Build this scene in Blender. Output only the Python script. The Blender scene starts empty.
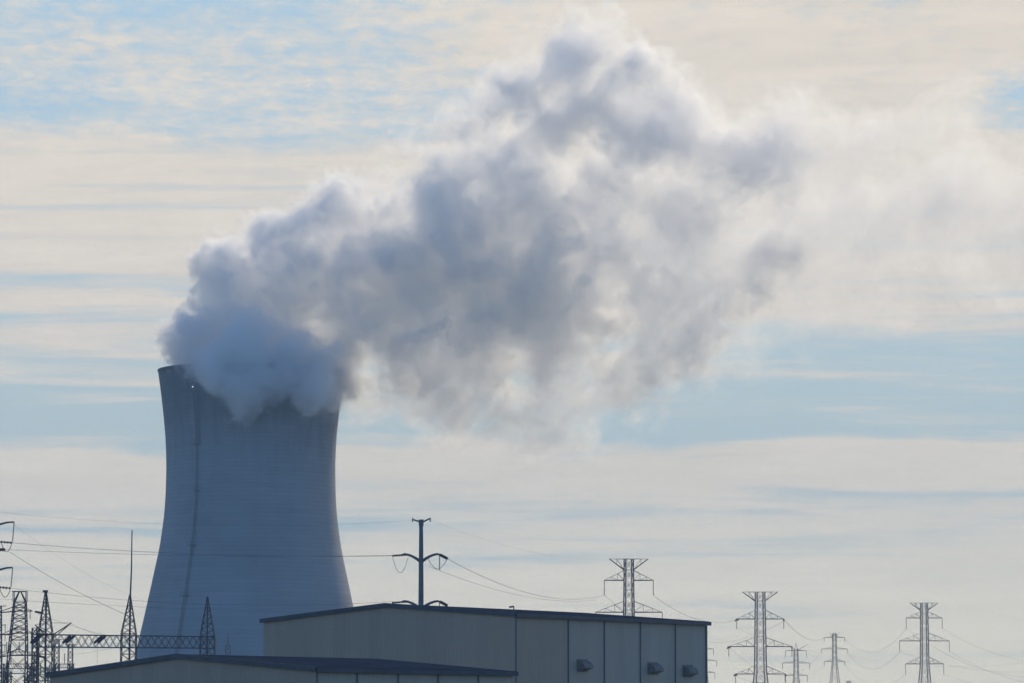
import bpy, bmesh, math, random
from mathutils import Vector, Matrix

random.seed(7)
sc = bpy.context.scene
col = sc.collection
R = math.radians

# ------------------------------------------------------------------ camera
FPX = 4267.0                      # focal length in pixels (150 mm on a 36 mm sensor)
HORIZON = 760.0                   # row of the horizon, below the frame
PITCH = math.atan((HORIZON - 341.5) / FPX)
CAM = Vector((0.0, 0.0, 2.0))
cd = bpy.data.cameras.new('camera')
cd.sensor_width = 36.0
cd.lens = 36.0 * FPX / 1024.0
cd.clip_start = 1.0
cd.clip_end = 30000.0
cam = bpy.data.objects.new('camera', cd)
cam.location = CAM
cam.rotation_euler = (R(90) + PITCH, 0, 0)
col.objects.link(cam)
sc.camera = cam

# ------------------------------------------------------------------ sun, exposure, render
SUN_AZ, SUN_EL = R(21), R(30)     # azimuth measured from +Y towards +X
SUN_DIR = Vector((math.sin(SUN_AZ) * math.cos(SUN_EL), math.cos(SUN_AZ) * math.cos(SUN_EL), math.sin(SUN_EL)))
sd = bpy.data.lights.new('sun', 'SUN')
sd.energy = 2.0
sd.angle = R(0.5)
sd.color = (1.0, 0.82, 0.55)
sun = bpy.data.objects.new('sun', sd)
sun.rotation_euler = SUN_DIR.to_track_quat('Z', 'Y').to_euler()
sun.location = (300, 800, 600)
col.objects.link(sun)

sc.view_settings.view_transform = 'Standard'
sc.view_settings.look = 'None'
sc.view_settings.exposure = 0.28
sc.view_settings.gamma = 1.0
sc.view_settings.use_curve_mapping = False
cy = sc.cycles
cy.use_denoising = True
cy.max_bounces = 24
cy.diffuse_bounces = 3
cy.glossy_bounces = 2
cy.transparent_max_bounces = 24
cy.volume_bounces = 20
cy.volume_step_rate = 3.0
cy.volume_max_steps = 512
cy.sample_clamp_indirect = 8.0

# ------------------------------------------------------------------ node helpers
class NT:
    def __init__(self, tree):
        self.t = tree
        self.n = tree.nodes
    def node(self, kind, **kw):
        nd = self.n.new(kind)
        for k, v in kw.items():
            setattr(nd, k, v)
        return nd
    def link(self, a, b):
        self.t.links.new(a, b)
    def put(self, sock, v):
        if isinstance(v, (int, float)):
            sock.default_value = v
        elif isinstance(v, (tuple, list, Vector)):
            v = tuple(v)
            if sock.type == 'RGBA' and len(v) == 3:
                v = v + (1.0,)
            elif sock.type == 'VECTOR':
                v = v[:3]
            sock.default_value = v
        else:
            self.link(v, sock)
    def math(self, op, a, b=None, c=None, clamp=False):
        nd = self.node('ShaderNodeMath', operation=op, use_clamp=clamp)
        self.put(nd.inputs[0], a)
        if b is not None: self.put(nd.inputs[1], b)
        if c is not None: self.put(nd.inputs[2], c)
        return nd.outputs[0]
    def vmath(self, op, a, b=None, scale=None):
        nd = self.node('ShaderNodeVectorMath', operation=op)
        self.put(nd.inputs[0], a)
        if b is not None: self.put(nd.inputs[1], b)
        if scale is not None: self.put(nd.inputs['Scale'], scale)
        return nd.outputs['Value'] if op in ('DISTANCE', 'LENGTH', 'DOT_PRODUCT') else nd.outputs['Vector']
    def sep(self, v):
        nd = self.node('ShaderNodeSeparateXYZ'); self.put(nd.inputs[0], v); return nd.outputs
    def comb(self, x, y, z):
        nd = self.node('ShaderNodeCombineXYZ')
        for s, v in zip(nd.inputs, (x, y, z)): self.put(s, v)
        return nd.outputs[0]
    def noise(self, vec, scale, detail=4.0, rough=0.5, dist=0.0, color=False):
        nd = self.node('ShaderNodeTexNoise')
        self.put(nd.inputs['Vector'], vec)
        self.put(nd.inputs['Scale'], scale); self.put(nd.inputs['Detail'], detail)
        self.put(nd.inputs['Roughness'], rough); self.put(nd.inputs['Distortion'], dist)
        return nd.outputs['Color'] if color else nd.outputs[0]
    def ramp(self, v, a, b, lo=0.0, hi=1.0, smooth=True):
        nd = self.node('ShaderNodeMapRange', interpolation_type='SMOOTHSTEP' if smooth else 'LINEAR')
        self.put(nd.inputs[0], v)
        self.put(nd.inputs[1], a); self.put(nd.inputs[2], b); self.put(nd.inputs[3], lo); self.put(nd.inputs[4], hi)
        return nd.outputs[0]
    def mix(self, f, a, b, blend='MIX'):
        nd = self.node('ShaderNodeMix', data_type='RGBA', blend_type=blend)
        self.put(nd.inputs[0], f); self.put(nd.inputs[6], a); self.put(nd.inputs[7], b)
        return nd.outputs[2]

# ------------------------------------------------------------------ sky
world = bpy.data.worlds.new('World')
sc.world = world
world.use_nodes = True
w = NT(world.node_tree)
w.n.clear()
SKY_STRENGTH = 0.10
wo = w.node('ShaderNodeOutputWorld')
bg = w.node('ShaderNodeBackground')
bg.inputs['Strength'].default_value = SKY_STRENGTH
sky = w.node('ShaderNodeTexSky', sky_type='NISHITA')
sky.sun_disc = False
sky.sun_elevation = SUN_EL
sky.sun_rotation = SUN_AZ
sky.air_density = 1.0
sky.dust_density = 0.4
sky.ozone_density = 3.0
tc = w.node('ShaderNodeTexCoord')
dx, dy, dz = w.sep(tc.outputs['Generated'])
zc = w.math('MAXIMUM', dz, 0.002)
az = w.math('DIVIDE', dx, w.math('MAXIMUM', dy, 0.05))      # sideways direction around the view
# a cloud deck seen in perspective: project the direction on a flat layer, streaked across the view
inv = w.math('DIVIDE', 1.0, w.math('ADD', zc, 0.025))
deck = w.comb(w.math('MULTIPLY', dx, inv), w.math('MULTIPLY', dy, inv), 0.0)
fine = w.noise(w.vmath('MULTIPLY', deck, (30.0, 14.0, 1.0)), 1.0, 7.0, 0.66, 0.3)
mid = w.noise(w.vmath('MULTIPLY', deck, (3.6, 1.5, 1.0)), 1.0, 6.0, 0.60, 0.25)
flat = w.comb(w.math('MULTIPLY', az, 11.0), w.math('MULTIPLY', dz, 230.0), 1.7)
streak = w.noise(flat, 1.0, 6.0, 0.6, 0.4)
wave = w.noise(w.comb(w.math('MULTIPLY', az, 12.0), w.math('MULTIPLY', dz, 30.0), 4.0), 1.0, 4.0, 0.6)
# height of the bands, tilted slightly as in a drifting sheet and ragged at the edges
zt = w.math('SUBTRACT', dz, w.math('MULTIPLY', w.math('MULTIPLY', az, 0.040), w.ramp(dz, 0.09, 0.055, smooth=False)))
zt = w.math('ADD', zt, w.math('MULTIPLY', w.math('SUBTRACT', wave, 0.5), 0.022))
cr = w.node('ShaderNodeValToRGB')
cr.color_ramp.interpolation = 'LINEAR'
stops = [(0.000, .86), (0.0400, .82), (0.0500, .66), (0.0545, .80), (0.0575, .60), (0.0610, .72), (0.0650, .92), (0.0698, .92),
         (0.0740, .44), (0.0790, .38), (0.0880, .41), (0.0950, .52), (0.1020, .68), (0.108, .78), (0.120, .82), (0.136, .82), (0.1440, .76), (0.150, .60), (0.158, .64), (0.168, .64), (0.180, .52),
         (0.20, .50), (0.30, .52)]
els = cr.color_ramp.elements
SPAN = 0.32
els[0].position = 0.0; els[0].color = (stops[0][1],) * 3 + (1,)
els[1].position = stops[-1][0] / SPAN; els[1].color = (stops[-1][1],) * 3 + (1,)
for p, v in stops[1:-1]:
    e = els.new(p / SPAN); e.color = (v, v, v, 1)
w.link(w.math('DIVIDE', zt, SPAN), cr.inputs[0])
cover = cr.outputs[0]
high = w.ramp(dz, 0.125, 0.155)
# the high deck closes towards the sun's side
cover = w.math('ADD', cover, w.math('MULTIPLY', w.ramp(az, -0.08, 0.06, -0.05, 0.26), high))
cover = w.math('SUBTRACT', cover, w.math('MULTIPLY', w.ramp(az, 0.098, 0.118), w.math('MULTIPLY', w.ramp(dz, 0.138, 0.148), w.ramp(dz, 0.168, 0.155, 0.0, 0.30))))
rx = w.math('ADD', w.math('MULTIPLY', w.sep(deck)[0], 0.90), w.math('MULTIPLY', w.sep(deck)[1], -0.22))
ry = w.math('ADD', w.math('MULTIPLY', w.sep(deck)[0], 0.42), w.math('MULTIPLY', w.sep(deck)[1], 0.90))
rows = w.noise(w.comb(w.math('MULTIPLY', rx, 11.0), w.math('MULTIPLY', ry, 13.0), 6.0), 1.0, 4.0, 0.55, 0.3)
tex_hi = w.math('ADD', w.math('ADD', w.math('MULTIPLY', mid, 0.42), w.math('MULTIPLY', fine, 0.42)), w.math('MULTIPLY', rows, 0.16))
tex = w.node('ShaderNodeMix', data_type='FLOAT')
w.put(tex.inputs[0], high); w.put(tex.inputs[2], streak); w.put(tex.inputs[3], tex_hi)
amt = w.math('ADD', cover, w.math('MULTIPLY', w.math('SUBTRACT', tex.outputs[0], 0.5), 1.45))
mask = w.math('MULTIPLY', w.ramp(amt, w.ramp(dz, 0.10, 0.14, 0.36, 0.38), w.ramp(dz, 0.10, 0.14, 0.80, 0.82)), w.math('MULTIPLY', w.ramp(dy, 0.0, 0.7), w.ramp(dz, 0.55, 0.22)))
# cloud colour: cream high up, greyer low down
shade = w.math('ADD', 0.90, w.math('MULTIPLY', w.math('SUBTRACT', w.math('ADD', w.math('MULTIPLY', streak, .35), w.math('ADD', w.math('MULTIPLY', mid, .25), w.math('ADD', w.math('MULTIPLY', fine, .2), w.math('MULTIPLY', rows, .2)))), 0.5), 0.55))
ccol = w.mix(w.ramp(dz, 0.015, 0.10), (9.9, 8.85, 6.55), (8.0, 7.2, 6.1))
ccol = w.vmath('SCALE', ccol, scale=shade)
# the clear sky between them, thickened by moisture towards the sun and the horizon
blue = w.vmath('MULTIPLY', sky.outputs[0], (0.70, 1.0, 1.30))
moist = w.mix(w.ramp(dz, 0.06, 0.18), (4.80, 5.40, 5.05), (3.85, 5.30, 6.20))
veil = w.math('MULTIPLY', w.math('MULTIPLY', w.ramp(dy, 0.0, 0.7), w.ramp(dz, 0.55, 0.22)), 0.92)
clear = w.mix(veil, blue, moist)
skyc = w.mix(mask, clear, ccol)
w.link(skyc, bg.inputs['Color'])
w.link(bg.outputs[0], wo.inputs[0])

# ------------------------------------------------------------------ pixel -> place
_c, _s = math.cos(PITCH), math.sin(PITCH)
def at(px, py, d):
    """the point at ground distance d that shows at this pixel of the photograph"""
    a = (px - 512.0) / FPX; b = (341.5 - py) / FPX
    v = Vector((a, _c - b * _s, _s + b * _c))
    return CAM + v * (d / v.y)
def to_px(p):
    q = Vector(p) - CAM
    f = q.y * _c + q.z * _s; u = -q.y * _s + q.z * _c
    return (512 + FPX * q.x / f, 341.5 - FPX * u / f)

# ------------------------------------------------------------------ object helpers
def obj(name, bm, mat, parent=None, smooth=False):
    me = bpy.data.meshes.new(name)
    bmesh.ops.recalc_face_normals(bm, faces=bm.faces)
    bm.to_mesh(me); bm.free()
    if smooth:
        for p in me.polygons: p.use_smooth = True
    me.materials.append(mat)
    o = bpy.data.objects.new(name, me)
    col.objects.link(o)
    if parent is not None: o.parent = parent
    return o
def tag(o, label, cat, group=None):
    o['label'] = label; o['category'] = cat
    if group: o['group'] = group
    return o
def thing(name, label, cat, loc=(0, 0, 0), rz=0.0, group=None):
    o = bpy.data.objects.new(name, None)
    o.empty_display_size = 1.0
    o.location = loc; o.rotation_euler = (0, 0, rz)
    col.objects.link(o)
    return tag(o, label, cat, group)

def tube(bm, pts, r, n=6, r1=None, caps=True):
    """a swept tube through pts, radius r tapering to r1"""
    pts = [Vector(p) for p in pts]
    if r1 is None: r1 = r
    rings = []
    for i, p in enumerate(pts):
        d = (pts[min(i + 1, len(pts) - 1)] - pts[max(i - 1, 0)]).normalized()
        ref = Vector((0, 0, 1)) if abs(d.z) < 0.9 else Vector((0, 1, 0))
        a = d.cross(ref).normalized(); b = d.cross(a)
        rr = r + (r1 - r) * i / max(1, len(pts) - 1)
        rings.append([bm.verts.new(p + (a * math.cos(2 * math.pi * (k + .5) / n) + b * math.sin(2 * math.pi * (k + .5) / n)) * rr) for k in range(n)])
    for A, B in zip(rings, rings[1:]):
        for k in range(n):
            bm.faces.new((A[k], A[(k + 1) % n], B[(k + 1) % n], B[k]))
    if caps:
        bm.faces.new(rings[0][::-1]); bm.faces.new(rings[-1])
def bar(bm, a, b, r): tube(bm, (a, b), r, 4)
def box(bm, lo, hi, m=None):
    vs = []
    for z in (lo[2], hi[2]):
        for (x, y) in ((lo[0], lo[1]), (hi[0], lo[1]), (hi[0], hi[1]), (lo[0], hi[1])):
            v = Vector((x, y, z))
            vs.append(bm.verts.new(m @ v if m is not None else v))
    for f in ((0, 3, 2, 1), (4, 5, 6, 7), (0, 1, 5, 4), (1, 2, 6, 5), (2, 3, 7, 6), (3, 0, 4, 7)):
        bm.faces.new([vs[i] for i in f])

# ------------------------------------------------------------------ materials
def pbr(name, base, rough=0.7, metal=0.0, noise=None, bump=None, extra=None):
    m = bpy.data.materials.new(name); m.use_nodes = True
    t = NT(m.node_tree); b = t.n['Principled BSDF']
    b.inputs['Roughness'].default_value = rough; b.inputs['Metallic'].default_value = metal
    tcn = t.node('ShaderNodeTexCoord')
    c = base + (1.0,)
    if noise:
        scale, amt = noise
        n = t.noise(tcn.outputs['Object'], scale, 5.0, 0.6)
        c = t.mix(t.ramp(n, 0.3, 0.7), tuple(x * (1 - amt) for x in base), tuple(min(1, x * (1 + amt)) for x in base))
    if extra: c = extra(t, tcn, c, b)
    t.put(b.inputs['Base Color'], c)
    return m

def concrete_extra(t, tcn, c, b):
    P = tcn.outputs['Object']
    x, y, z = t.sep(P)
    # formwork lifts, every 1.4 m, and long run-off streaks below the rim
    ang = t.math('ARCTAN2', y, x)
    ring = t.math('FRACT', t.math('DIVIDE', z, 1.45))
    line = t.ramp(ring, 0.0, 0.22, 0.80, 1.0)
    lift = t.noise(t.comb(t.math('MULTIPLY', ang, 1.6), t.math('MULTIPLY', t.math('FLOOR', t.math('DIVIDE', z, 1.45)), 7.31), 0), 1.0, 2.0)
    run = t.noise(t.comb(t.math('MULTIPLY', ang, 8.0), t.math('MULTIPLY', z, 0.035), 3.0), 1.0, 4.0, 0.6)
    soot = t.math('MULTIPLY', t.ramp(t.math('ADD', z, t.math('MULTIPLY', run, 34.0)), 118.0, 152.0), 0.50)
    big = t.noise(P, 0.035, 4.0, 0.55)
    v = t.math('MULTIPLY', line, t.ramp(lift, 0.2, 0.8, 0.88, 1.10, smooth=False))
    v = t.math('MULTIPLY', v, t.ramp(big, 0.25, 0.75, 0.83, 1.15, smooth=False))
    v = t.math('MULTIPLY', v, t.ramp(run, 0.3, 0.75, 1.03, 0.95, smooth=False))
    v = t.math('MULTIPLY', v, t.math('SUBTRACT', 1.0, soot))
    bp = t.node('ShaderNodeBump'); bp.inputs['Strength'].default_value = 0.5; bp.inputs['Distance'].default_value = 0.12
    t.link(line, bp.inputs['Height']); t.link(bp.outputs[0], b.inputs['Normal'])
    return t.vmath('SCALE', c, scale=v)
M_CONC = pbr('weathered_concrete', (0.30, 0.305, 0.315), 0.9, extra=concrete_extra)

def ribs_extra(pitch, axis_mix):
    def f(t, tcn, c, b):
        P = tcn.outputs['Object']
        x, y, z = t.sep(P)
        s = t.math('ADD', t.math('MULTIPLY', x, axis_mix[0]), t.math('MULTIPLY', y, axis_mix[1]))
        fr = t.math('ABSOLUTE', t.math('SUBTRACT', t.math('FRACT', t.math('DIVIDE', s, pitch)), 0.5))
        h = t.ramp(fr, 0.30, 0.42)
        sheet = t.noise(t.comb(t.math('FLOOR', t.math('DIVIDE', s, pitch * 3)), 0.5, 0.5), 7.77, 0.0)
        dirt = t.noise(t.comb(t.math('MULTIPLY', s, 1.1), t.math('MULTIPLY', z, 0.16), 0), 1.0, 5.0, 0.6)
        v = t.math('MULTIPLY', t.ramp(sheet, 0.2, 0.8, 0.94, 1.06, smooth=False), t.ramp(dirt, 0.3, 0.75, 1.03, 0.92, smooth=False))
        v = t.math('MULTIPLY', v, t.ramp(h, 0, 1, 1.0, 0.95))
        bp = t.node('ShaderNodeBump'); bp.inputs['Strength'].default_value = 0.25; bp.inputs['Distance'].default_value = 0.04
        t.link(h, bp.inputs['Height']); t.link(bp.outputs[0], b.inputs['Normal'])
        return t.vmath('SCALE', c, scale=v)
    return f
M_WALL_TAN = pbr('tan_ribbed_cladding', (0.42, 0.335, 0.25), 0.6, extra=ribs_extra(0.42, (1, 1)))
M_WALL_GREY = pbr('pale_grey_cladding', (0.47, 0.405, 0.32), 0.6, extra=ribs_extra(0.42, (1, 1)))
M_TRIM = pbr('dark_blue_trim', (0.055, 0.065, 0.085), 0.5, noise=(0.8, .2))
M_JOINT = pbr('grey_joint_strip', (0.15, 0.15, 0.15), 0.7)
M_WALL_BROWN = pbr('brown_ribbed_cladding', (0.45, 0.33, 0.245), 0.6, extra=ribs_extra(0.42, (1, 1)))
M_ROOF = pbr('blue_grey_metal_roof', (0.028, 0.040, 0.065), 0.85, 0.0, noise=(0.5, .15), extra=ribs_extra(0.6, (1, 0.4)))
M_ROOF.node_tree.nodes['Principled BSDF'].inputs['Specular IOR Level'].default_value = 0.0
M_HOOD = pbr('galvanised_hood', (0.20, 0.18, 0.155), 0.7, 0.0, noise=(3.0, .15))
M_STEEL = pbr('dull_galvanised_steel', (0.085, 0.088, 0.092), 0.75, 0.0, noise=(0.9, .25))
M_POLE = pbr('painted_steel_pole', (0.10, 0.11, 0.125), 0.6, 0.0, noise=(0.6, .15))
M_INSUL = pbr('dark_porcelain', (0.045, 0.04, 0.04), 0.7)
M_WIRE = pbr('weathered_aluminium_conductor', (0.16, 0.16, 0.165), 0.6, 0.3)
M_LADDER = pbr('dark_caged_ladder', (0.17, 0.175, 0.185), 0.8)
M_GROUND = pbr('dry_winter_grass', (0.085, 0.082, 0.05), 0.95, noise=(0.02, .5))
M_LAMP = bpy.data.materials.new('lit_white_beacon'); M_LAMP.use_nodes = True
_t = NT(M_LAMP.node_tree); _b = _t.n['Principled BSDF']
_b.inputs['Base Color'].default_value = (.8, .8, .8, 1); _b.inputs['Emission Color'].default_value = (1, .98, .95, 1); _b.inputs['Emission Strength'].default_value = 0.8

# ------------------------------------------------------------------ ground
bm = bmesh.new()
g = 5500.0
N = 22
gv = [[bm.verts.new((-g + 2 * g * i / N, -g + 2 * g * j / N, 0.0)) for i in range(N + 1)] for j in range(N + 1)]
for j in range(N):
    for i in range(N):
        bm.faces.new((gv[j][i], gv[j][i + 1], gv[j + 1][i + 1], gv[j + 1][i]))
go = obj('ground', bm, M_GROUND); go['kind'] = 'structure'

# ------------------------------------------------------------------ cooling tower
TD = 1500.0
TOP = at(251.5, 371, TD)
TC = Vector((TOP.x, TD, 0))
prof_px = [(372, 93.2), (385, 91.3), (402, 89.0), (420, 87.0), (437, 85.4), (462, 84.3), (487, 84.5), (505, 85.3), (520, 86.6), (547, 90.3), (571, 95.2),
           (606, 102.6), (636, 109.2), (657, 114.0), (700, 124.5), (762, 140.0)]
prof = [(at(512, y, TD).z, r * TD / FPX * 1.004) for y, r in prof_px]
prof[-1] = (0.0, prof[-1][1])
prof = prof[::-1]
def radius(z):
    for i in range(len(prof) - 1):
        if prof[i][0] <= z <= prof[i + 1][0] or i == len(prof) - 2:
            a, b = prof[i], prof[i + 1]
            p0 = prof[max(0, i - 1)]; p3 = prof[min(len(prof) - 1, i + 2)]
            h = b[0] - a[0]; t = max(0.0, min(1.0, (z - a[0]) / h))
            m0 = (b[1] - p0[1]) / (b[0] - p0[0]) * h; m1 = (p3[1] - a[1]) / (p3[0] - a[0]) * h
            return (2*t**3 - 3*t**2 + 1)*a[1] + (t**3 - 2*t**2 + t)*m0 + (-2*t**3 + 3*t**2)*b[1] + (t**3 - t**2)*m1
ZTOP = prof[-1][0]
tower = thing('cooling_tower', 'tall hyperbolic concrete cooling tower with steam pouring over its rim', 'cooling tower', TC)
bm = bmesh.new()
SEG = 160
zs = [ZTOP * i / 70 for i in range(71)]
ringprof = [(z, radius(z)) for z in zs]
ringprof += [(ZTOP + 0.02, radius(ZTOP) + 0.18), (ZTOP + 0.5, radius(ZTOP) + 0.18), (ZTOP + 0.5, radius(ZTOP) - 1.0)]
ringprof += [(z, radius(z) - 0.9) for z in zs[::-1]]
rings = [[bm.verts.new((r * math.cos(2 * math.pi * k / SEG), r * math.sin(2 * math.pi * k / SEG), z)) for k in range(SEG)] for z, r in ringprof]
for A, B in zip(rings, rings[1:]):
    for k in range(SEG):
        bm.faces.new((A[k], A[(k + 1) % SEG], B[(k + 1) % SEG], B[k]))
obj('tower_shell', bm, M_CONC, tower, smooth=True)
# the caged ladder runs up the shaded face, with landings
LA = R(-90) - math.asin(51.0 / 89.5)
def on_shell(z, out=0.0, da=0.0):
    r = radius(z) + out
    return Vector((r * math.cos(LA + da), r * math.sin(LA + da), z))
bm = bmesh.new()
zt_l, zb_l = at(512, 397, TD).z, 2.0
n = 60
for s in (-1, 1):
    tube(bm, [on_shell(zb_l + (zt_l - zb_l) * i / n, 0.35, s * 0.45 / 32) for i in range(n + 1)], 0.11, 4)
for i in range(0, 200):
    z = zb_l + (zt_l - zb_l) * i / 199
    bar(bm, on_shell(z, 0.35, -0.45 / 32), on_shell(z, 0.35, 0.45 / 32), 0.07)
    bar(bm, on_shell(z, 0.35, -0.45 / 32), on_shell(z, 0.95, 0), 0.05)
    bar(bm, on_shell(z, 0.35, 0.45 / 32), on_shell(z, 0.95, 0), 0.05)
obj('access_ladder', bm, M_LADDER, tower)
# cable tray beside the upper part of the ladder
bm = bmesh.new()
zb2 = at(512, 447, TD).z
tray = [on_shell(zb2 + (zt_l - zb2) * i / 20, 0.25, 0.03) for i in range(21)]
tube(bm, tray, 0.42, 4)
obj('cable_tray', bm, M_LADDER, tower)
for y, sz in ((398, 1.0), (449, 1.2), (495, 0.8), (549, 1.35), (599, 1.2), (640, 0.9)):
    z = at(512, y, TD).z
    bm = bmesh.new()
    a = 1.1 * sz / 32
    pts = [on_shell(z, -0.1, -a), on_shell(z, 1.3, -a), on_shell(z, 1.3, a), on_shell(z, -0.1, a)]
    lo = [bm.verts.new(p) for p in pts]; hi = [bm.verts.new(p + Vector((0, 0, .22))) for p in pts]
    bm.faces.new(lo); bm.faces.new(hi[::-1])
    for k in range(4): bm.faces.new((lo[k], lo[(k+1) % 4], hi[(k+1) % 4], hi[k]))
    for p in pts[1:3]: bar(bm, p, p + Vector((0, 0, 1.3)), 0.07)
    bar(bm, pts[1] + Vector((0, 0, 1.3)), pts[2] + Vector((0, 0, 1.3)), 0.07)
    bar(bm, pts[1] + Vector((0, 0, .7)), pts[2] + Vector((0, 0, .7)), 0.05)
    obj('service_platform', bm, M_LADDER, tower)
bm = bmesh.new()
p = on_shell(at(512, 393.5, TD).z, 1.0)
bmesh.ops.create_icosphere(bm, subdivisions=2, radius=0.22, matrix=Matrix.Translation(p))
obj('warning_light', bm, M_LAMP, tower, smooth=True)

# ------------------------------------------------------------------ warehouses
def building(name, label, cx, cdist, ang, gable_px, eave_px, eave_y, ridge_y, wall_g, wall_s, seams, zmin=0.0):
    """cx: pixel column of the near corner at distance cdist; ang: how far the eave wall turns away"""
    u = Vector((math.cos(ang), math.sin(ang), 0)); v = Vector((-math.sin(ang), math.cos(ang), 0))
    c = at(cx, eave_y, cdist); eh = c.z; c = Vector((c.x, c.y, 0))
    def solve(dirv, px):
        lo, hi = 0.0, 400.0
        for _ in range(60):
            m_ = (lo + hi) / 2
            q = to_px(c + dirv * m_ + Vector((0, 0, eh)))[0]
            if (q < px) == (dirv is u): lo = m_
            else: hi = m_
        return lo
    L = solve(u, eave_px); W = solve(v, gable_px)
    # ridge height from its pixel row at the middle of the gable
    mid_ = c + v * (W / 2)
    lo, hi = eh, eh + 30
    for _ in range(50):
        m_ = (lo + hi) / 2
        if to_px(mid_ + Vector((0, 0, m_)))[1] > ridge_y: lo = m_
        else: hi = m_
    rh = lo
    root = thing(name, label, 'building', c, math.atan2(u.y, u.x))
    # local axes: x along the eave wall, y along the gable
    def quadwall(nm, pts, mat, off):
        b_ = bmesh.new()
        f = [b_.verts.new(p) for p in pts]; k = [b_.verts.new(Vector(p) + Vector(off)) for p in pts]
        b_.faces.new(f); b_.faces.new(k[::-1])
        n_ = len(pts)
        for i in range(n_): b_.faces.new((f[i], f[(i + 1) % n_], k[(i + 1) % n_], k[i]))
        return obj(nm, b_, mat, root)
    T = 0.25
    quadwall('gable_wall', [(0, 0, 0), (0, W, 0), (0, W, eh), (0, W / 2, rh), (0, 0, eh)], wall_g, (T, 0, 0))
    quadwall('gable_wall', [(L - T, 0, 0), (L - T, W, 0), (L - T, W, eh), (L - T, W / 2, rh), (L - T, 0, eh)], wall_g, (T, 0, 0))
    quadwall('side_wall', [(T, 0, 0), (L - T, 0, 0), (L - T, 0, eh), (T, 0, eh)], wall_s, (0, T, 0))
    quadwall('side_wall', [(T, W - T, 0), (L - T, W - T, 0), (L - T, W - T, eh), (T, W - T, eh)], wall_g, (0, T, 0))
    b_ = bmesh.new()
    o_ = 0.2; th = 0.2
    sl = (rh - eh) / (W / 2)
    sec = [(-o_, eh - o_ * sl), (W / 2, rh), (W + o_, eh - o_ * sl), (W + o_, eh - o_ * sl + th), (W / 2, rh + th), (-o_, eh - o_ * sl + th)]
    A = [b_.verts.new((-o_, y, z + .01)) for y, z in sec]; B = [b_.verts.new((L + o_, y, z + .01)) for y, z in sec]
    for i in range(6): b_.faces.new((A[i], A[(i + 1) % 6], B[(i + 1) % 6], B[i]))
    b_.faces.new((A[0], A[1], A[4], A[5])); b_.faces.new((A[1], A[2], A[3], A[4]))
    b_.faces.new((B[0], B[1], B[4], B[5])); b_.faces.new((B[1], B[2], B[3], B[4]))
    obj('roof', b_, M_ROOF, root)
    # fascia boards on the gable rakes and a gutter along the eave
    b_ = bmesh.new()
    for y0, z0, y1, z1 in ((-o_ - .03, eh - (o_ + .03) * sl, W / 2, rh), (W + o_ + .03, eh - (o_ + .03) * sl, W / 2, rh)):
        pts = [(-o_ - .06, y0, z0 - .10), (-o_ - .06, y1, z1 - .10), (-o_ - .06, y1, z1 + th + .05), (-o_ - .06, y0, z0 + th + .05)]
        f = [b_.verts.new(p) for p in pts]; k = [b_.verts.new(Vector(p) + Vector((0.05, 0, 0))) for p in pts]
        b_.faces.new(f); b_.faces.new(k[::-1])
        for i in range(4): b_.faces.new((f[i], f[(i + 1) % 4], k[(i + 1) % 4], k[i]))
    obj('rake_trim', b_, M_TRIM, root)
    b_ = bmesh.new()
    box(b_, (-o_, -o_ - .18, eh - o_ * sl - .14), (L + o_, -o_ - .01, eh - o_ * sl + th - .02))
    obj('gutter', b_, M_TRIM, root)
    for px, wd, kind in seams:
        s_ = 0.06 if px <= cx + 1 else min(L - 0.08, solve(u, px))
        b_ = bmesh.new()
        box(b_, (s_ - wd / 2, -0.09, 0), (s_ + wd / 2, -0.003, eh - 0.16))
        obj(kind, b_, M_JOINT, root)
    return root, L, W, eh, rh, u, v, c, solve

low = building('metal_warehouse', 'low tan gabled metal warehouse in front with pale panelled side wall', 316, 300.0, R(45), 50, 513, 670, 657,
               M_WALL_BROWN, M_WALL_GREY, [(316, .12, 'corner_trim'), (357, .07, 'wall_joint'), (398, .07, 'wall_joint'), (438, .07, 'wall_joint'), (478, .07, 'wall_joint')])
big = building('metal_warehouse', 'tall grey gabled metal warehouse with three wall vents behind the low one', 515, 345.0, R(53), 263.5, 706.5, 615.2, 606,
               M_WALL_TAN, M_WALL_GREY, [(515, .14, 'corner_trim'), (568, .07, 'wall_joint'), (604, .07, 'wall_joint'), (640, .07, 'wall_joint'), (675, .07, 'wall_joint'), (706, .16, 'corner_trim')])
root, L, W, eh, rh, u, v, c, solve = big
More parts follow.
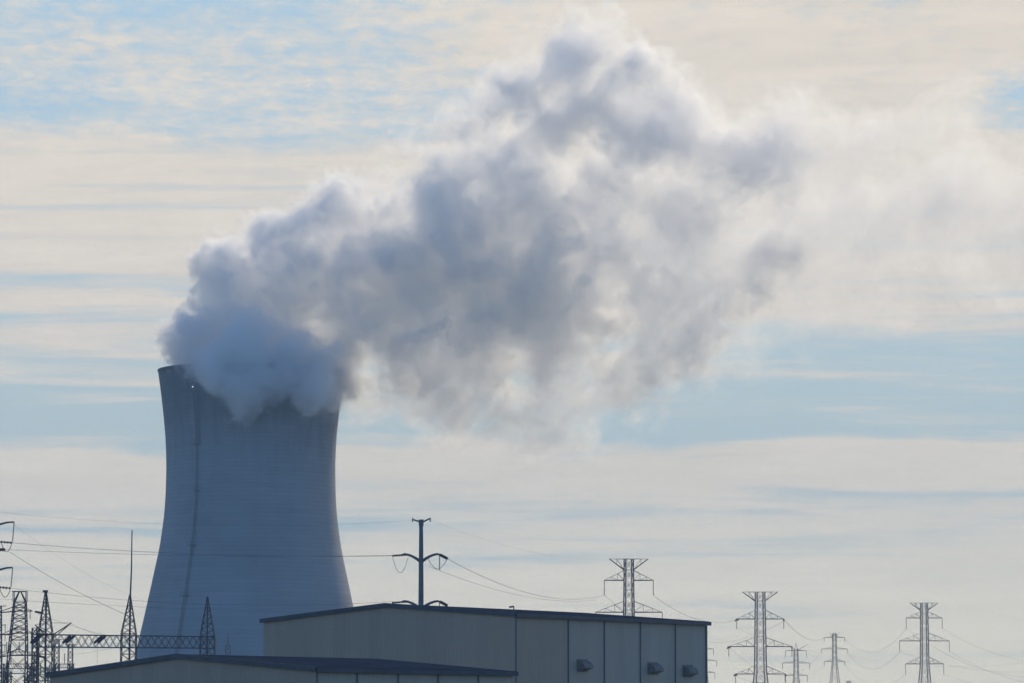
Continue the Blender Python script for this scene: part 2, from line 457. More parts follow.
# first bay of the side wall is clad in the darker sheet
b0 = solve(u, 567)
bm = bmesh.new(); box(bm, (0.14, -0.06, 0.0), (b0 - 0.10, -0.003, eh - 0.16)); obj('dark_wall_panel', bm, M_WALL_TAN, root)
for px, py in ((582, 665.5), (652.5, 668.5), (687.5, 671)):
    s_ = solve(u, px)
    P = c + u * s_
    zc_ = at(px, py, P.y).z
    bm = bmesh.new()
    w2, h2, dp = 0.62, 0.40, 0.72
    # a weather hood: sloping top, open underside, mounted on a flange
    prof_h = [(0, h2), (0, -h2), (-0.08, -h2), (-dp, -h2 * .62)] + [(-dp * math.sin(R(q)), -h2 * .5 + h2 * 1.5 * math.cos(R(q))) for q in (84, 72, 60, 48, 36, 24, 12)]
    A = [bm.verts.new((s_ - w2, y - .004, zc_ + z)) for y, z in prof_h]; B = [bm.verts.new((s_ + w2, y - .004, zc_ + z)) for y, z in prof_h]
    bm.faces.new(A); bm.faces.new(B[::-1])
    for i in range(len(A)):
        bm.faces.new((A[i], A[(i + 1) % len(A)], B[(i + 1) % len(A)], B[i]))
    h = obj('vent_hood', bm, M_HOOD, root)
    bm = bmesh.new(); box(bm, (s_ - w2 - .12, -.05, zc_ - h2 - .12), (s_ + w2 + .12, -.003, zc_ + h2 + .12)); obj('flange', bm, M_HOOD, h)
# small roof antenna near the corner
bm = bmesh.new()
ax, ay = 0.3, 0.35
tube(bm, [(ax, ay, eh), (ax, ay, eh + 0.75)], 0.05, 6)
tube(bm, [(ax, ay, eh + 0.72), (ax - .28, ay + .25, eh + 0.66)], 0.07, 6)
obj('roof_antenna', bm, M_TRIM, root)

# ------------------------------------------------------------------ steel lattice
def lattice(bm, c0, c1, h0, h1, panels, rl, rb, rot=0.0, d0=None, d1=None):
    """four legs from c0 to c1 with crossed bracing on each face"""
    c0, c1 = Vector(c0), Vector(c1)
    d0 = h0 if d0 is None else d0; d1 = h1 if d1 is None else d1
    def corner(t, k):
        hx = h0 + (h1 - h0) * t; hy = d0 + (d1 - d0) * t
        sx, sy = ((-1, -1), (1, -1), (1, 1), (-1, 1))[k]
        x, y = sx * hx, sy * hy
        return c0.lerp(c1, t) + Vector((x * math.cos(rot) - y * math.sin(rot), x * math.sin(rot) + y * math.cos(rot), 0))
    for k in range(4): bar(bm, corner(0, k), corner(1, k), rl)
    for i in range(panels):
        a, b = i / panels, (i + 1) / panels
        for k in range(4):
            j = (k + 1) % 4
            bar(bm, corner(a, k), corner(b, j), rb); bar(bm, corner(a, j), corner(b, k), rb)
            if i % 2 == 0: bar(bm, corner(a, k), corner(a, j), rb)
    for k in range(4): bar(bm, corner(1, k), corner(1, (k + 1) % 4), rb)

def insulator(parent, a, b, r, name='insulator'):
    """a string of discs between two points"""
    bm = bmesh.new()
    a, b = Vector(a), Vector(b)
    n_ = 9
    tube(bm, (a, b), r * .35, 5)
    d = (b - a)
    for i in range(n_):
        p = a + d * ((i + .6) / (n_ + .2)); q = a + d * ((i + 1.15) / (n_ + .2))
        tube(bm, (p, q), r, 7, r * .55)
    return obj(name, bm, M_INSUL, parent)

def pylon(label, cpx, d, top, horn, arms, body, ins_px, rz=R(12), group='steel lattice pylons', base_half=5.0, horn_style='flat', rl=0.19, rb=0.062, seg=7, strain=False):
    """horn=(row of horn roots, half span px); arms=[(row, half span px, rise px)]; body=[(row, half px)...] from the top"""
    s = d / FPX
    base = at(cpx, 650, d)
    root = thing('transmission_pylon', label, 'pylon', (base.x, d, 0), 0.0, group)
    Z = lambda y: at(512, y, d).z
    bm = bmesh.new()
    rows = [(Z(y), hp * s) for y, hp in body] + [(0.0, base_half)]
    for (z1, h1), (z0, h0) in zip(rows, rows[1:]):
        k = max(1, int(round((z1 - z0) / (seg * .38))))
        k = min(k, 9) if z0 == 0 else k
        lattice(bm, (0, 0, z0), (0, 0, z1), h0 * .80, h1 * .80, k, rl, rb, rz)
    obj('lattice_body', bm, M_STEEL, root)
    def half(y):
        z = Z(y)
        for (z1, h1), (z0, h0) in zip(rows, rows[1:]):
            if z0 <= z <= z1 + .01: return h0 + (h1 - h0) * (z - z0) / (z1 - z0)
        return rows[0][1]
    # earth-wire horns
    bm = bmesh.new()
    zt_, zh = Z(top), Z(horn[0]); hs = horn[1] * s; bh = half(horn[0])
    if horn_style == 'flat':
        for y in (-bh * .7, bh * .7):
            for sx in (-1, 1):
                bar(bm, (sx * hs, 0, zt_), (sx * bh, y, zh), rl * .8)
                bar(bm, (sx * hs, 0, zt_), (sx * bh, y, zt_), rb)
                bar(bm, (sx * (hs + bh) / 2, y * .5, (zt_ + zh) / 2), (sx * (hs + bh) / 2, y * .5, zt_), rb * .8)
                bar(bm, (sx * (hs + bh) / 2, y * .5, zt_), (sx * bh, y, zh), rb * .8)
            bar(bm, (-bh, y, zt_), (bh, y, zt_), rb)
    elif horn_style == 'vee':
        for sx in (-1, 1):
            bar(bm, (sx * bh * .8, 0, zh), (sx * hs, 0, zt_), rl * .8)
            bar(bm, (sx * bh * .8, 0, zh), (sx * bh * .2, 0, zt_), rl * .7)
    else:
        bar(bm, (-bh, 0, zh), (0, 0, zt_), rl * .8); bar(bm, (bh, 0, zh), (0, 0, zt_), rl * .8)
        bar(bm, (bh, 0, zh), (hs, 0, zt_), rl * 1.0); bar(bm, (0, 0, zt_), (0, 0, zt_ + .8), rl)
    obj('earth_wire_horn', bm, M_STEEL, root)
    tips = []
    for (y, hp, rise) in arms:
        z = Z(y); hs = hp * s; bh = half(y) * .9; zr = Z(y - rise)
        for sx in (-1, 1):
            bm = bmesh.new()
            tip = Vector((sx * hs, 0, z))
            for sy in (-1, 1):
                a = Vector((sx * bh, sy * bh * .8, z)); b = Vector((sx * bh, sy * bh * .8, zr))
                bar(bm, a, tip, rl * .85)
                bar(bm, b, tip, rb)
                for k in (0.33, 0.66):
                    p, q = a.lerp(tip, k), b.lerp(tip, k)
                    bar(bm, p, q, rb * .7)
                    bar(bm, q, a.lerp(tip, k - .33), rb * .7)
            obj('crossarm', bm, M_STEEL, root)
            e = tip + Vector((0, 0, -ins_px * s))
            if strain:
                # dead-end strings run along the line, and a post string carries the jumper
                for sy in (-1, 1):
                    insulator(root, tip + Vector((0, sy * .3, -.1)), tip + Vector((sx * .3 * (1 if sy > 0 else -1) , sy * 3.2, -.5)), 0.20)
            insulator(root, tip, e, 0.16)
            tips.append(Vector((base.x, d, 0)) + e)
    return root, tips

P_A = pylon('nearest lattice pylon rising behind the tall warehouse roof', 629, 1067, 559, (569.7, 19.2), [(580.3, 24.5, 10), (612.2, 33.3, 11), (643, 26, 10)], [(559, 4.9), (570, 4.9), (650, 6.0)], 15)
P_B = pylon('large lattice pylon with dark strain insulators beside the tall warehouse', 760.4, 1250, 592, (601, 17.4), [(619, 23.5, 9), (646.5, 31.5, 9), (674, 25, 8)], [(592, 5.0), (601, 5.0), (672, 6.3)], 10, strain=True)
P_C = pylon('large lattice pylon standing alone at the far right', 924.5, 1484, 603, (610.2, 13.8), [(618, 18, 6.5), (640.9, 24.8, 8), (663.9, 19, 7)], [(603, 3.7), (610, 3.7), (666, 4.4)], 10.5)
P_D = pylon('small distant pylon between the large right-hand pylons, with narrow arms', 834.5, 1750, 632.5, (636.8, 4.8), [(637.5, 10.2, 1.2), (649, 13, 2), (661.5, 10.2, 2.5)], [(633.5, 2.0), (637, 2.1), (661, 2.4)], 4, horn_style='vee', base_half=6.0, rl=.125, rb=.045)
P_E = pylon('small pylon with one raised horn close behind the strain pylon', 796, 1750, 644.5, (650, 11.5), [(650.6, 10.3, .8), (663, 13.6, 2), (675.4, 11.2, 2)], [(649, 2.1), (652, 2.2), (675, 2.6)], 6, horn_style='single', base_half=5.0, rl=.125, rb=.045)
P_F = pylon('half hidden small pylon, only arm tips show past the warehouse corner', 703.5, 1750, 631.5, (636, 4.8), [(649, 10, 1.5), (660.7, 13.2, 2), (672.6, 11.2, 2)], [(633, 2.0), (637, 2.1), (661, 2.4)], 6, horn_style='vee', base_half=6.0, rl=.125, rb=.045)
P_G = pylon('faint far pylon whose top barely clears the frame', 848.5, 2600, 680.5, (683.5, 3.6), [(686, 7.4, 1.2), (694, 9, 1.2), (702, 7.4, 1.2)], [(681, 1.4), (684, 1.5), (702, 2.0)], 4, horn_style='vee', base_half=6.0, rl=.18, rb=.05)

# ------------------------------------------------------------------ tubular poles with davit arms
def monopole(label, px, d, top, arm_rows, base_r=0.68, crossarm=True, left_ins='flat', spread=1.0):
    s = d / FPX
    b = at(px, 600, d)
    root = thing('steel_pole', label, 'pole', (b.x, d, 0), 0.0, 'tubular power poles')
    Z = lambda y: at(512, y, d).z
    bm = bmesh.new()
    tube(bm, [(0, 0, Z(top + 2) * i / 12) for i in range(13)], base_r, 14, 0.33)
    obj('pole_shaft', bm, M_POLE, root, smooth=True)
    if crossarm:
        bm = bmesh.new()
        z = Z(top)
        tube(bm, [(-9.0 * s, 0, z + .2), (-2.5 * s, 0, z - .15), (0, 0, z - .25), (3 * s, 0, z - .15), (9.3 * s, 0, z + .38)], 0.13, 6)
        for x in (-8.6, 9.0): bar(bm, (x * s, 0, z - .25), (x * s, 0, z + .45), .12)
        tube(bm, [(0, 0, z - .9), (0, 0, z + .15)], .42, 10)
        obj('earth_wire_crossarm', bm, M_POLE, root)
    ends = []
    for y in arm_rows:
        z = Z(y)
        for sx in (-1, 1):
            bm = bmesh.new()
            pts = [(sx * .25, 0, z - 6.0 * s), (sx * 5 * s, 0, z - 3.4 * s), (sx * 9 * s, 0, z - 1.2 * s), (sx * 13 * s, 0, z + .3 * s), (sx * 16.5 * s, 0, z + .9 * s), (sx * 19 * s, 0, z + .2 * s)]
            tube(bm, pts, 0.27, 8, 0.17)
            obj('davit_arm', bm, M_POLE, root, smooth=True)
            if sx < 0:
                a = Vector((-13.5 * s, 0, z + .2 * s)); e = Vector((-29 * s, 1.0, z - .5 * s))
                insulator(root, a, e, .22)
                j0, j1 = e, Vector((-13 * s, 0, z - 2.5 * s)); sag = 16 * s
            else:
                a = Vector((19 * s, 0, z + .2 * s)); e = Vector((26 * s, 2.0, z - 3.0 * s))
                insulator(root, a, e, .26)
                insulator(root, Vector((18.5 * s, 0, z)), Vector((18.5 * s, 0, z - 15.0 * s)), .13, 'jumper_insulator')
                j0, j1 = e, Vector((6.5 * s, -1.0, z - 2.5 * s)); sag = 11 * s
            bm = bmesh.new()
            tube(bm, [j0.lerp(j1, t / 14) + Vector((0, 0, -4 * sag * (t / 14) * (1 - t / 14))) for t in range(15)], 0.045, 4)
            obj('jumper_cable', bm, M_WIRE, root)
            ends.append(Vector((b.x, d, 0)) + e)
    return root, ends
POLE, PE = monopole('tubular steel pole with curved arms behind the tall warehouse ridge', 421, 700, 520.5, (555, 602))
# the pole just outside the left edge: its arm tips reach into the frame
d = 690.0; s = d / FPX
b = at(-22, 600, d)
lp = thing('steel_pole', 'tubular pole at the left edge, only curved arm tips in view', 'pole', (b.x, d, 0), 0.0, 'tubular power poles')
Z = lambda y: at(512, y, d).z
bm = bmesh.new(); tube(bm, [(0, 0, Z(480) * i / 12) for i in range(13)], 0.6, 14, 0.26); obj('pole_shaft', bm, M_POLE, lp, smooth=True)
LE = []
for y0, xt in ((522, 35.3), (567.5, 34.3)):
    z = Z(y0)
    bm = bmesh.new()
    tube(bm, [(.2, 0, z - 8 * s), (14 * s, 0, z - 4.5 * s), (24 * s, 0, z - 1.5 * s), (29 * s, 0, z - .3 * s), (xt * s, 0, z)], .22, 8, .13)
    obj('davit_arm', bm, M_POLE, lp, smooth=True)
    insulator(lp, (xt * s, 0, z), ((xt - 1.5) * s, 0, z - 19.5 * s), .13)
    a, e = Vector((4 * s, 0, z - 18.3 * s)), Vector(((xt - 2.5) * s, 1.0, z - 20.5 * s))
    insulator(lp, a, e, .24)
    bm = bmesh.new()
    j0, j1 = e, Vector(((xt - 12) * s, -1, z - 21 * s))
    tube(bm, [j0.lerp(j1, t / 14) + Vector((0, 0, -4 * 9 * s * (t / 14) * (1 - t / 14))) for t in range(15)], .06, 4)
    obj('jumper_cable', bm, M_WIRE, lp)
    bm = bmesh.new(); tube(bm, [(.2, 0, z - 20 * s), (14 * s, 0, z - 18.5 * s)], .2, 8); obj('support_arm', bm, M_POLE, lp)
    LE.append(Vector((b.x, d, 0)) + e)
insulator(lp, (10 * s, 0, Z(550)), (25 * s, 2, Z(549)), .3)

# ------------------------------------------------------------------ substation steelwork
SD = 560.0
s = SD / FPX
def zrow(y, d=SD): return at(512, y, d).z
def xcol(x, y=640, d=SD): return at(x, y, d).x
gx = xcol(131)
gan = thing('substation_gantry', 'long lattice substation gantry crossing in front of the cooling tower', 'gantry', (gx, SD, 0))
X = lambda px, y=640: xcol(px, y) - gx
def gantry_column(px_l, px_r, y_sh, px_pk, y_pk, name='gantry_column', rl=.085, rb=.045):
    bm = bmesh.new()
    hw = (px_r - px_l) / 2 * s; cx_ = X((px_l + px_r) / 2)
    lattice(bm, (cx_, 0, 0), (cx_, 0, zrow(y_sh)), hw * 1.15, hw, 14, rl, rb, 0.0, hw * 1.15, hw)
    obj(name, bm, M_STEEL, gan)
    bm = bmesh.new()
    lattice(bm, (cx_, 0, zrow(y_sh) + .02), (X(px_pk, y_pk), 0, zrow(y_pk)), hw, .07, 6, rl * .9, rb, 0.0)
    obj('peak', bm, M_STEEL, gan)
gantry_column(38.5, 52.5, 634, 45.8, 591)
gantry_column(121.5, 136, 634, 130, 595)
gantry_column(200.5, 214.5, 636.5, 207.5, 597)
bm = bmesh.new(); tube(bm, [(X(45.5), 0, 0.05), (X(45.7), 0, zrow(591))], .17, 6, .13); box(bm, (X(45.2, 592) - .3, -.25, zrow(592.5)), (X(45.6, 592) + .3, .25, zrow(590.2))); obj('centre_mast', bm, M_STEEL, gan)
bm = bmesh.new(); tube(bm, [(X(129.5), 0, zrow(660)), (X(130), 0, zrow(594)), (X(131.2, 594), 0, zrow(570)), (X(131.8, 560), 0, zrow(530))], .15, 6, .075); obj('lightning_mast', bm, M_STEEL, gan)
bm = bmesh.new(); tube(bm, [(X(207.2), 0, zrow(655)), (X(207.5), 0, zrow(597))], .12, 6, .09); obj('centre_mast', bm, M_STEEL, gan)
# the beam
bm = bmesh.new()
x0, x1 = X(33), X(214)
z0, z1 = zrow(647), zrow(634.5)
hy = .75
for y in (-hy, hy):
    bar(bm, (x0, y, z0), (x1, y, z0 - .16), .085); bar(bm, (x0, y, z1), (x1, y, z1 - .3), .085)
    n_ = 26
    for i in range(n_):
        a, b2 = x0 + (x1 - x0) * i / n_, x0 + (x1 - x0) * (i + 1) / n_
        za0, za1 = z0 - .16 * i / n_, z1 - .3 * i / n_
        bar(bm, (a, y, za0), (b2, y, za1), .042); bar(bm, (a, y, za1), (b2, y, za0), .042)
for i in range(14):
    a = x0 + (x1 - x0) * i / 13
    bar(bm, (a, -hy, z0 - .01 * i), (a, hy, z0 - .01 * i), .04); bar(bm, (a, -hy, z1 - .02 * i), (a, hy, z1 - .02 * i), .04)
obj('lattice_beam', bm, M_STEEL, gan)
for ax, ay, bx, by in ((35, 625, 47, 634), (71.5, 623, 53, 635)):
    bm = bmesh.new()
    bar(bm, (X(ax), -.3, zrow(ay)), (X(bx), -.3, zrow(by)), .10); bar(bm, (X(ax), -.3, zrow(ay)), (X(bx), .4, zrow(by + 3)), .07)
    bar(bm, (X(ax), -.3, zrow(ay)), (X(46), -.3, zrow(623)), .035)
    obj('outrigger', bm, M_STEEL, gan)
for ix in (36.5, 39, 68.5, 72, 100, 103.5):
    insulator(gan, (X(ix + 3), -hy - .3, zrow(636)), (X(ix - 3.5), -hy - 2.0, zrow(643.5)), .19)
# second column line carrying the beam's left end
bm = bmesh.new(); lattice(bm, (X(35), 0, 0), (X(34.5), 0, zrow(628)), .36, .30, 20, .09, .045); obj('gantry_column', bm, M_STEEL, gan)

# box tower with three arms at the left
bx_d = 600.0; s2 = bx_d / FPX
bp = at(18.5, 640, bx_d)
bt = thing('lattice_tower', 'square-topped lattice tower with side arms left of the gantry', 'lattice tower', (bp.x, bx_d, 0))
Zb = lambda y: at(512, y, bx_d).z
bm = bmesh.new()
lattice(bm, (-.9, 0, 0), (0, 0, Zb(640)), 2.0, 1.15, 8, .11, .05, R(14)); lattice(bm, (0, 0, Zb(640)), (.15, 0, Zb(602)), 1.15, .8, 7, .11, .05, R(14))
for sx in (-1, 1):
    for sy in (-1, 1):
        bar(bm, (.15 + sx * .9, sy * .8, Zb(602)), (.15 + sx * .9, sy * .8, Zb(591.5)), .08)
        bar(bm, (.15 + sx * .8, sy * .7, Zb(602)), (.15 + sx * .1, sy * .1, Zb(591.5)), .09)
    bar(bm, (-.9, sx * .8, Zb(591.5)), (1.15, sx * .8, Zb(591.5)), .07)
obj('lattice_body', bm, M_STEEL, bt)
for y, xl, xr in ((611, -3.2, 1.9), (633, -2.6, 2.1), (655, -3.0, 2.2)):
    bm = bmesh.new()
    for yy in (-.5, .5):
        bar(bm, (xl, 0, Zb(y + 2)), (0, yy, Zb(y)), .10); bar(bm, (0, yy, Zb(y)), (xr, 0, Zb(y)), .10)
        bar(bm, (0, yy, Zb(y - 6)), (xr, 0, Zb(y)), .05); bar(bm, (0, yy, Zb(y - 6)), (xl, 0, Zb(y + 2)), .05)
    obj('crossarm', bm, M_STEEL, bt)
    insulator(bt, (xr - .3, 0, Zb(y)), (xr - .3, 0, Zb(y + 8)), .09)
    insulator(bt, (xr + .4, -.3, Zb(y) - .1), (xr + 1.05 + .6, -1.2, Zb(y) - .35), .17)
# slimmer pole-like lattice mast cut by the left edge
bp2 = at(-1.5, 640, 620)
mt = thing('lattice_tower', 'slim lattice mast cut off by the left edge of the picture', 'lattice tower', (bp2.x, 620, 0))
bm = bmesh.new(); Zm = lambda y: at(512, y, 620).z
lattice(bm, (0, 0, 0), (0, 0, Zm(606)), .75, .35, 22, .09, .045); obj('lattice_body', bm, M_STEEL, mt)
for y in (606, 625, 634.5, 645, 668):
    bm = bmesh.new(); bar(bm, (-.8, 0, Zm(y)), (1.1 if y != 634.5 else 1.9, 0, Zm(y)), .08 if y != 634.5 else .14); obj('crossarm', bm, M_STEEL, mt)
    if y > 606: insulator(mt, (.95, 0, Zm(y)), (.95, 0, Zm(y + 7)), .08)
# bus supports behind the gantry columns: two-legged frames with a tube bus on post insulators
def bus_frame(label, pxl, pxr, y_beam, dist, post_px, hangs=()):
    pl, pr = at(pxl, y_beam, dist), at(pxr, y_beam, dist)
    t_ = thing('bus_support', label, 'bus support', ((pl.x + pr.x) / 2, dist, 0), 0, 'substation bus supports')
    hw = (pr.x - pl.x) / 2
    for sx in (-1, 1):
        bm = bmesh.new(); lattice(bm, (sx * hw, 0, 0), (sx * hw, 0, pl.z), .32, .28, 18, .075, .04); obj('column', bm, M_STEEL, t_)
    bm = bmesh.new()
    for zz in (0, -.55):
        for yy in (-.25, .25): bar(bm, (-hw - .5, yy, pl.z + zz), (hw + .5, yy, pl.z + zz), .06)
    for i in range(10):
        a = -hw + 2 * hw * i / 10; b_ = -hw + 2 * hw * (i + 1) / 10
        bar(bm, (a, -.25, pl.z), (b_, -.25, pl.z - .55), .035)
    obj('beam', bm, M_STEEL, t_)
    for k in post_px:
        insulator(t_, (-hw + 2 * hw * k, 0, pl.z + .05), (-hw + 2 * hw * k, 0, pl.z + 1.5), .11)
    return t_
bus_frame('bus support frame beside the square-topped tower base', 6, 30, 664, 520, (.2, .8))
bus_frame('bus support frame between the square-topped tower and the gantry', 27, 54, 676, 500, (.15, .5, .85))
bus_frame('low bus support frame at the left edge', -8, 9, 672, 540, (.4, .9))
bus_frame('taller slim bus support frame under the gantry beam', 57.5, 71.5, 664, 620, (.5,))
bus_frame('wide bus support frame seen through the square-topped tower', -6, 36, 652, 640, (.3, .6, .9))
bus_frame('bus support frame left of the low warehouse corner', 32, 50, 668, 580, (.3, .7))
def slim_column(label, px, y_top, dist, hw=.34):
    p = at(px, y_top, dist)
    t_ = thing('bus_support', label, 'bus support', (p.x, dist, 0), 0, 'substation bus supports')
    bm = bmesh.new(); lattice(bm, (0, 0, 0), (0, 0, p.z), hw * 1.3, hw, 26, .07, .035); obj('column', bm, M_STEEL, t_)
    bm = bmesh.new(); bar(bm, (-.8, 0, p.z + .05), (.8, 0, p.z + .05), .07); obj('cap_beam', bm, M_STEEL, t_)
    return t_
slim_column('slim lattice column below the slanted insulators on the gantry beam', 70.5, 645, 640)
slim_column('slim lattice column right behind the gantry main column', 57, 640, 660)
# far lightning spire in front of the tower base
p = at(228, 633, 900)
sp = thing('lightning_spire', 'small faint lattice spire right of the gantry before the cooling tower', 'spire', (p.x, 900, 0))
bm = bmesh.new(); lattice(bm, (0, 0, 0), (0, 0, p.z - 2.6), 1.1, .45, 20, .07, .035); obj('lattice_body', bm, M_STEEL, sp)
bm = bmesh.new(); tube(bm, [(0, 0, p.z - 2.6), (0, 0, p.z)], .11, 6, .06); obj('tip', bm, M_STEEL, sp)

# ------------------------------------------------------------------ wires
def wire(label, a, b, sag, r=0.045, group='overhead power lines', n=28):
    a, b = Vector(a), Vector(b)
    bm = bmesh.new()
    r *= 0.54
    tube(bm, [a.lerp(b, t / n) + Vector((0, 0, -4 * sag * (t / n) * (1 - t / n))) for t in range(n + 1)], r, 4)
    o = obj('power_line', bm, M_WIRE)
    # origin at the first end
    o.data.transform(Matrix.Translation(-a)); o.location = a
    return tag(o, label, 'power line', group)
D1 = 690
wire('upper of two close wires running left from the pole across the tower', LE[0], PE[0], .8, .075)
wire('lower of two close wires from the left edge across the tower', at(3, 549.5, 692), at(393, 555.5, 703), .5, .06)
wire('faint earth wire high at the left joining the pole top', at(-20, 510, 690), at(412.5, 520.5, 700), 1.6, .03)
wire('upper of two wires level with the spire tops at left', LE[1], at(393, 601.5, 701), 1.5, .06)
wire('lower of two wires level with the spire tops at left', at(0, 599, 695), at(400, 612, 702), .6, .05)
wire('steep wire descending from the left arms to the lightning mast', at(10, 552, 690), at(129, 616, 562), .5, .06)
wire('thin faint wire descending steeply at the left above the steep one', at(12, 523, 692), at(160, 606, 720), 1.5, .022)
wire('wire from the gantry outrigger sloping down to the lightning mast', at(38, 614, 600), at(150, 643, 565), .5, .035)
wire('short drooping wire from the outrigger tip', at(71.5, 623.5, 560), at(122, 637, 562), .5, .03)
wire('slack wire under the gantry beam at left', at(72, 654, 600), at(122, 645, 562), .25, .03)
wire('thin drop wire hanging under the gantry beam', at(97.5, 644, 558), at(97, 668, 558), 0, .035)
# pole -> first pylon
wire('wire sagging from the pole right arm to the first pylon', PE[1], P_A[1][0], 3.2, .075)
wire('second sagging wire from the pole to the first pylon, lower one', at(428, 566, 702), at(596, 600, 1060), 2.2, .06)
wire('faint earth wire from the pole top to the first pylon', at(430, 520, 700), at(610, 559, 1067), 2.0, .022)
# first pylon -> second
wire('wire from the first pylon to the strain pylon upper arm', P_A[1][1], at(737.5, 620, 1250), 3.0, .075)
wire('faint wire from the first pylon passing behind the strain pylon body', P_A[1][0], at(785, 620, 1251), 9.0, .06)
# strain pylon onwards
wire('wire from the strain pylon upper right arm to the small pylon', at(785.5, 621, 1250), at(824.5, 637.5, 1750), 3.0, .09)
wire('faint wire from the strain pylon middle to the small pylon arm', at(737, 628, 1250), at(847.5, 649, 1750), 3.5, .05)
wire('faint wire from the strain pylon lower arm behind the horned pylon', at(729, 647, 1250), at(822, 652, 1750), 9.0, .055)
wire('faint low wire beyond the horned pylon', at(735, 676, 1250), at(825, 665, 1750), 5.0, .05)
# small pylon -> far right pylon and out of the frame
wire('wire rising from the small pylon top arm to the far right pylon', at(844.2, 638, 1750), P_C[1][0], 7.0, .06)
wire('wire rising from the small pylon middle arm to the far right pylon', at(847.4, 652, 1750), P_C[1][2], 6.5, .06)
wire('wire rising from the small pylon low arm to the far right pylon', at(845, 665, 1750), P_C[1][4], 6.0, .06)
for i, (nm, k, yb, sg) in enumerate((('upper', 1, 663, 4.0), ('middle', 3, 690, 3.0), ('lower', 5, 698, 2.0), ('left upper', 0, 668, 9.0), ('left middle', 2, 664, 5.0))):
    wire('wire from the far right pylon %s arm leaving the right edge' % nm, P_C[1][k], at(1080, yb, 1300 if i < 3 else 1700), sg, .06)
wire('low wire crossing at the right edge beyond the far right pylon', at(846, 655, 1760), at(1075, 652, 2100), 6, .05)

# ------------------------------------------------------------------ steam
PXM = TD / FPX                                   # metres per pixel at the tower
def blob(px, py, r, dep):                         # depth in the same pixel units, negative towards the camera
    p = at(px, py, TD); p.y += dep * PXM
    return (p, r * PXM)
DENSE = [(250, 362, 44, -62), (226, 350, 38, -55), (202, 342, 24, -30), (200, 332, 22, 30), (278, 357, 44, -62), (312, 365, 36, -60), (334, 360, 22, -40),
         (290, 360, 50, 10), (230, 335, 48, 10), (330, 345, 46, 5), (208, 315, 26, 0),
         (240, 292, 48, 0), (280, 258, 42, -5), (268, 236, 17, 5), (300, 275, 60, 5), (318, 222, 30, 0), (350, 225, 45, 5), (360, 290, 62, 0), (368, 345, 34, 5), (385, 372, 28, 0),
         (395, 225, 46, 0), (410, 275, 70, 0), (425, 335, 62, 5), (430, 374, 28, 10), (450, 200, 55, 0), (438, 165, 26, 5), (475, 255, 82, 0), (480, 330, 78, 0), (490, 378, 32, 5), (516, 392, 24, 5),
         (478, 130, 30, 0), (505, 100, 24, 5), (500, 170, 55, 0), (535, 210, 75, 5), (545, 285, 85, 0), (550, 350, 62, 0), (575, 372, 26, 5), (560, 130, 55, 0), (555, 80, 30, 5), (590, 60, 34, 0),
         (598, 110, 50, 0), (606, 180, 56, 5), (598, 255, 60, 0), (594, 318, 46, 5), (632, 62, 24, 0), (640, 105, 30, 5), (640, 160, 28, 0)]
FRINGE = [(345, 374, 27, -60), (340, 390, 23, -82), (328, 402, 20, -96), (348, 362, 28, -10), (348, 348, 32, 0), (354, 394, 36, 5), (385, 404, 38, 0), (420, 408, 38, 5), (455, 416, 38, 0), (490, 422, 38, 0), (522, 426, 38, 5), (555, 418, 40, 0), (590, 410, 44, 5), (622, 388, 46, 0), (650, 352, 50, 0), (690, 340, 44, 0), (660, 300, 46, 5), (280, 225, 26, 5), (250, 262, 22, 0), (215, 295, 22, 5), (330, 198, 26, 0), (375, 188, 28, 5), (415, 165, 30, 0), (450, 130, 32, 5), (490, 95, 34, 0), (530, 70, 34, 0), (570, 50, 36, 5), (610, 42, 34, 0), (645, 62, 36, 0), (675, 100, 40, 5), (690, 150, 44, 0), (690, 210, 48, 0)]
VEIL = [(655, 80, 42, 5), (690, 140, 62, 10), (672, 230, 72, 5), (660, 310, 62, 0), (640, 375, 38, 5), (700, 345, 42, 10), (735, 165, 62, 0), (740, 250, 78, 10), (745, 325, 45, 5),
        (800, 155, 62, 5), (815, 235, 75, 0), (810, 310, 42, 10), (870, 145, 60, 0), (890, 225, 78, 5), (885, 300, 36, 0), (925, 125, 46, 5), (962, 125, 40, 0), (960, 200, 72, 5), (965, 270, 50, 0),
        (1030, 215, 75, 0), (1035, 285, 40, 5), (1100, 210, 85, 0), (385, 190, 34, 10), (300, 212, 28, 10), (450, 120, 34, 10), (530, 55, 34, 10), (200, 300, 28, 10), (455, 415, 30, 10), (585, 405, 30, 10), (405, 405, 26, 10), (520, 425, 28, 0)]
SPILL = [(349, 372, 23, -30), (345, 386, 18, -46), (350, 358, 24, -5), (338, 398, 15, -84), (200, 366, 16, -96), (213, 372, 21, -102), (227, 384, 25, -108), (248, 397, 31, -110), (268, 390, 27, -110), (290, 380, 26, -108), (312, 400, 24, -108), (330, 390, 22, -98), (343, 368, 20, -60), (325, 368, 26, -90), (262, 364, 30, -100), (235, 360, 26, -98), (300, 362, 28, -98)]
KNOT = [(745, 165, 52, -20), (785, 180, 36, -20), (768, 250, 40, -20), (746, 292, 42, -20), (720, 205, 30, -20), (580, 70, 46, -15), (560, 100, 40, -15), (510, 90, 36, -15), (645, 70, 34, -15), (640, 130, 50, -20), (620, 100, 46, -15)]
allb = [blob(*q) for q in DENSE + VEIL + SPILL + FRINGE]
lo = Vector([min(p[i] - r for p, r in allb) - 12 for i in range(3)]); hi = Vector([max(p[i] + r for p, r in allb) + 12 for i in range(3)])
hi.x = min(hi.x, at(1110, 200, TD).x)

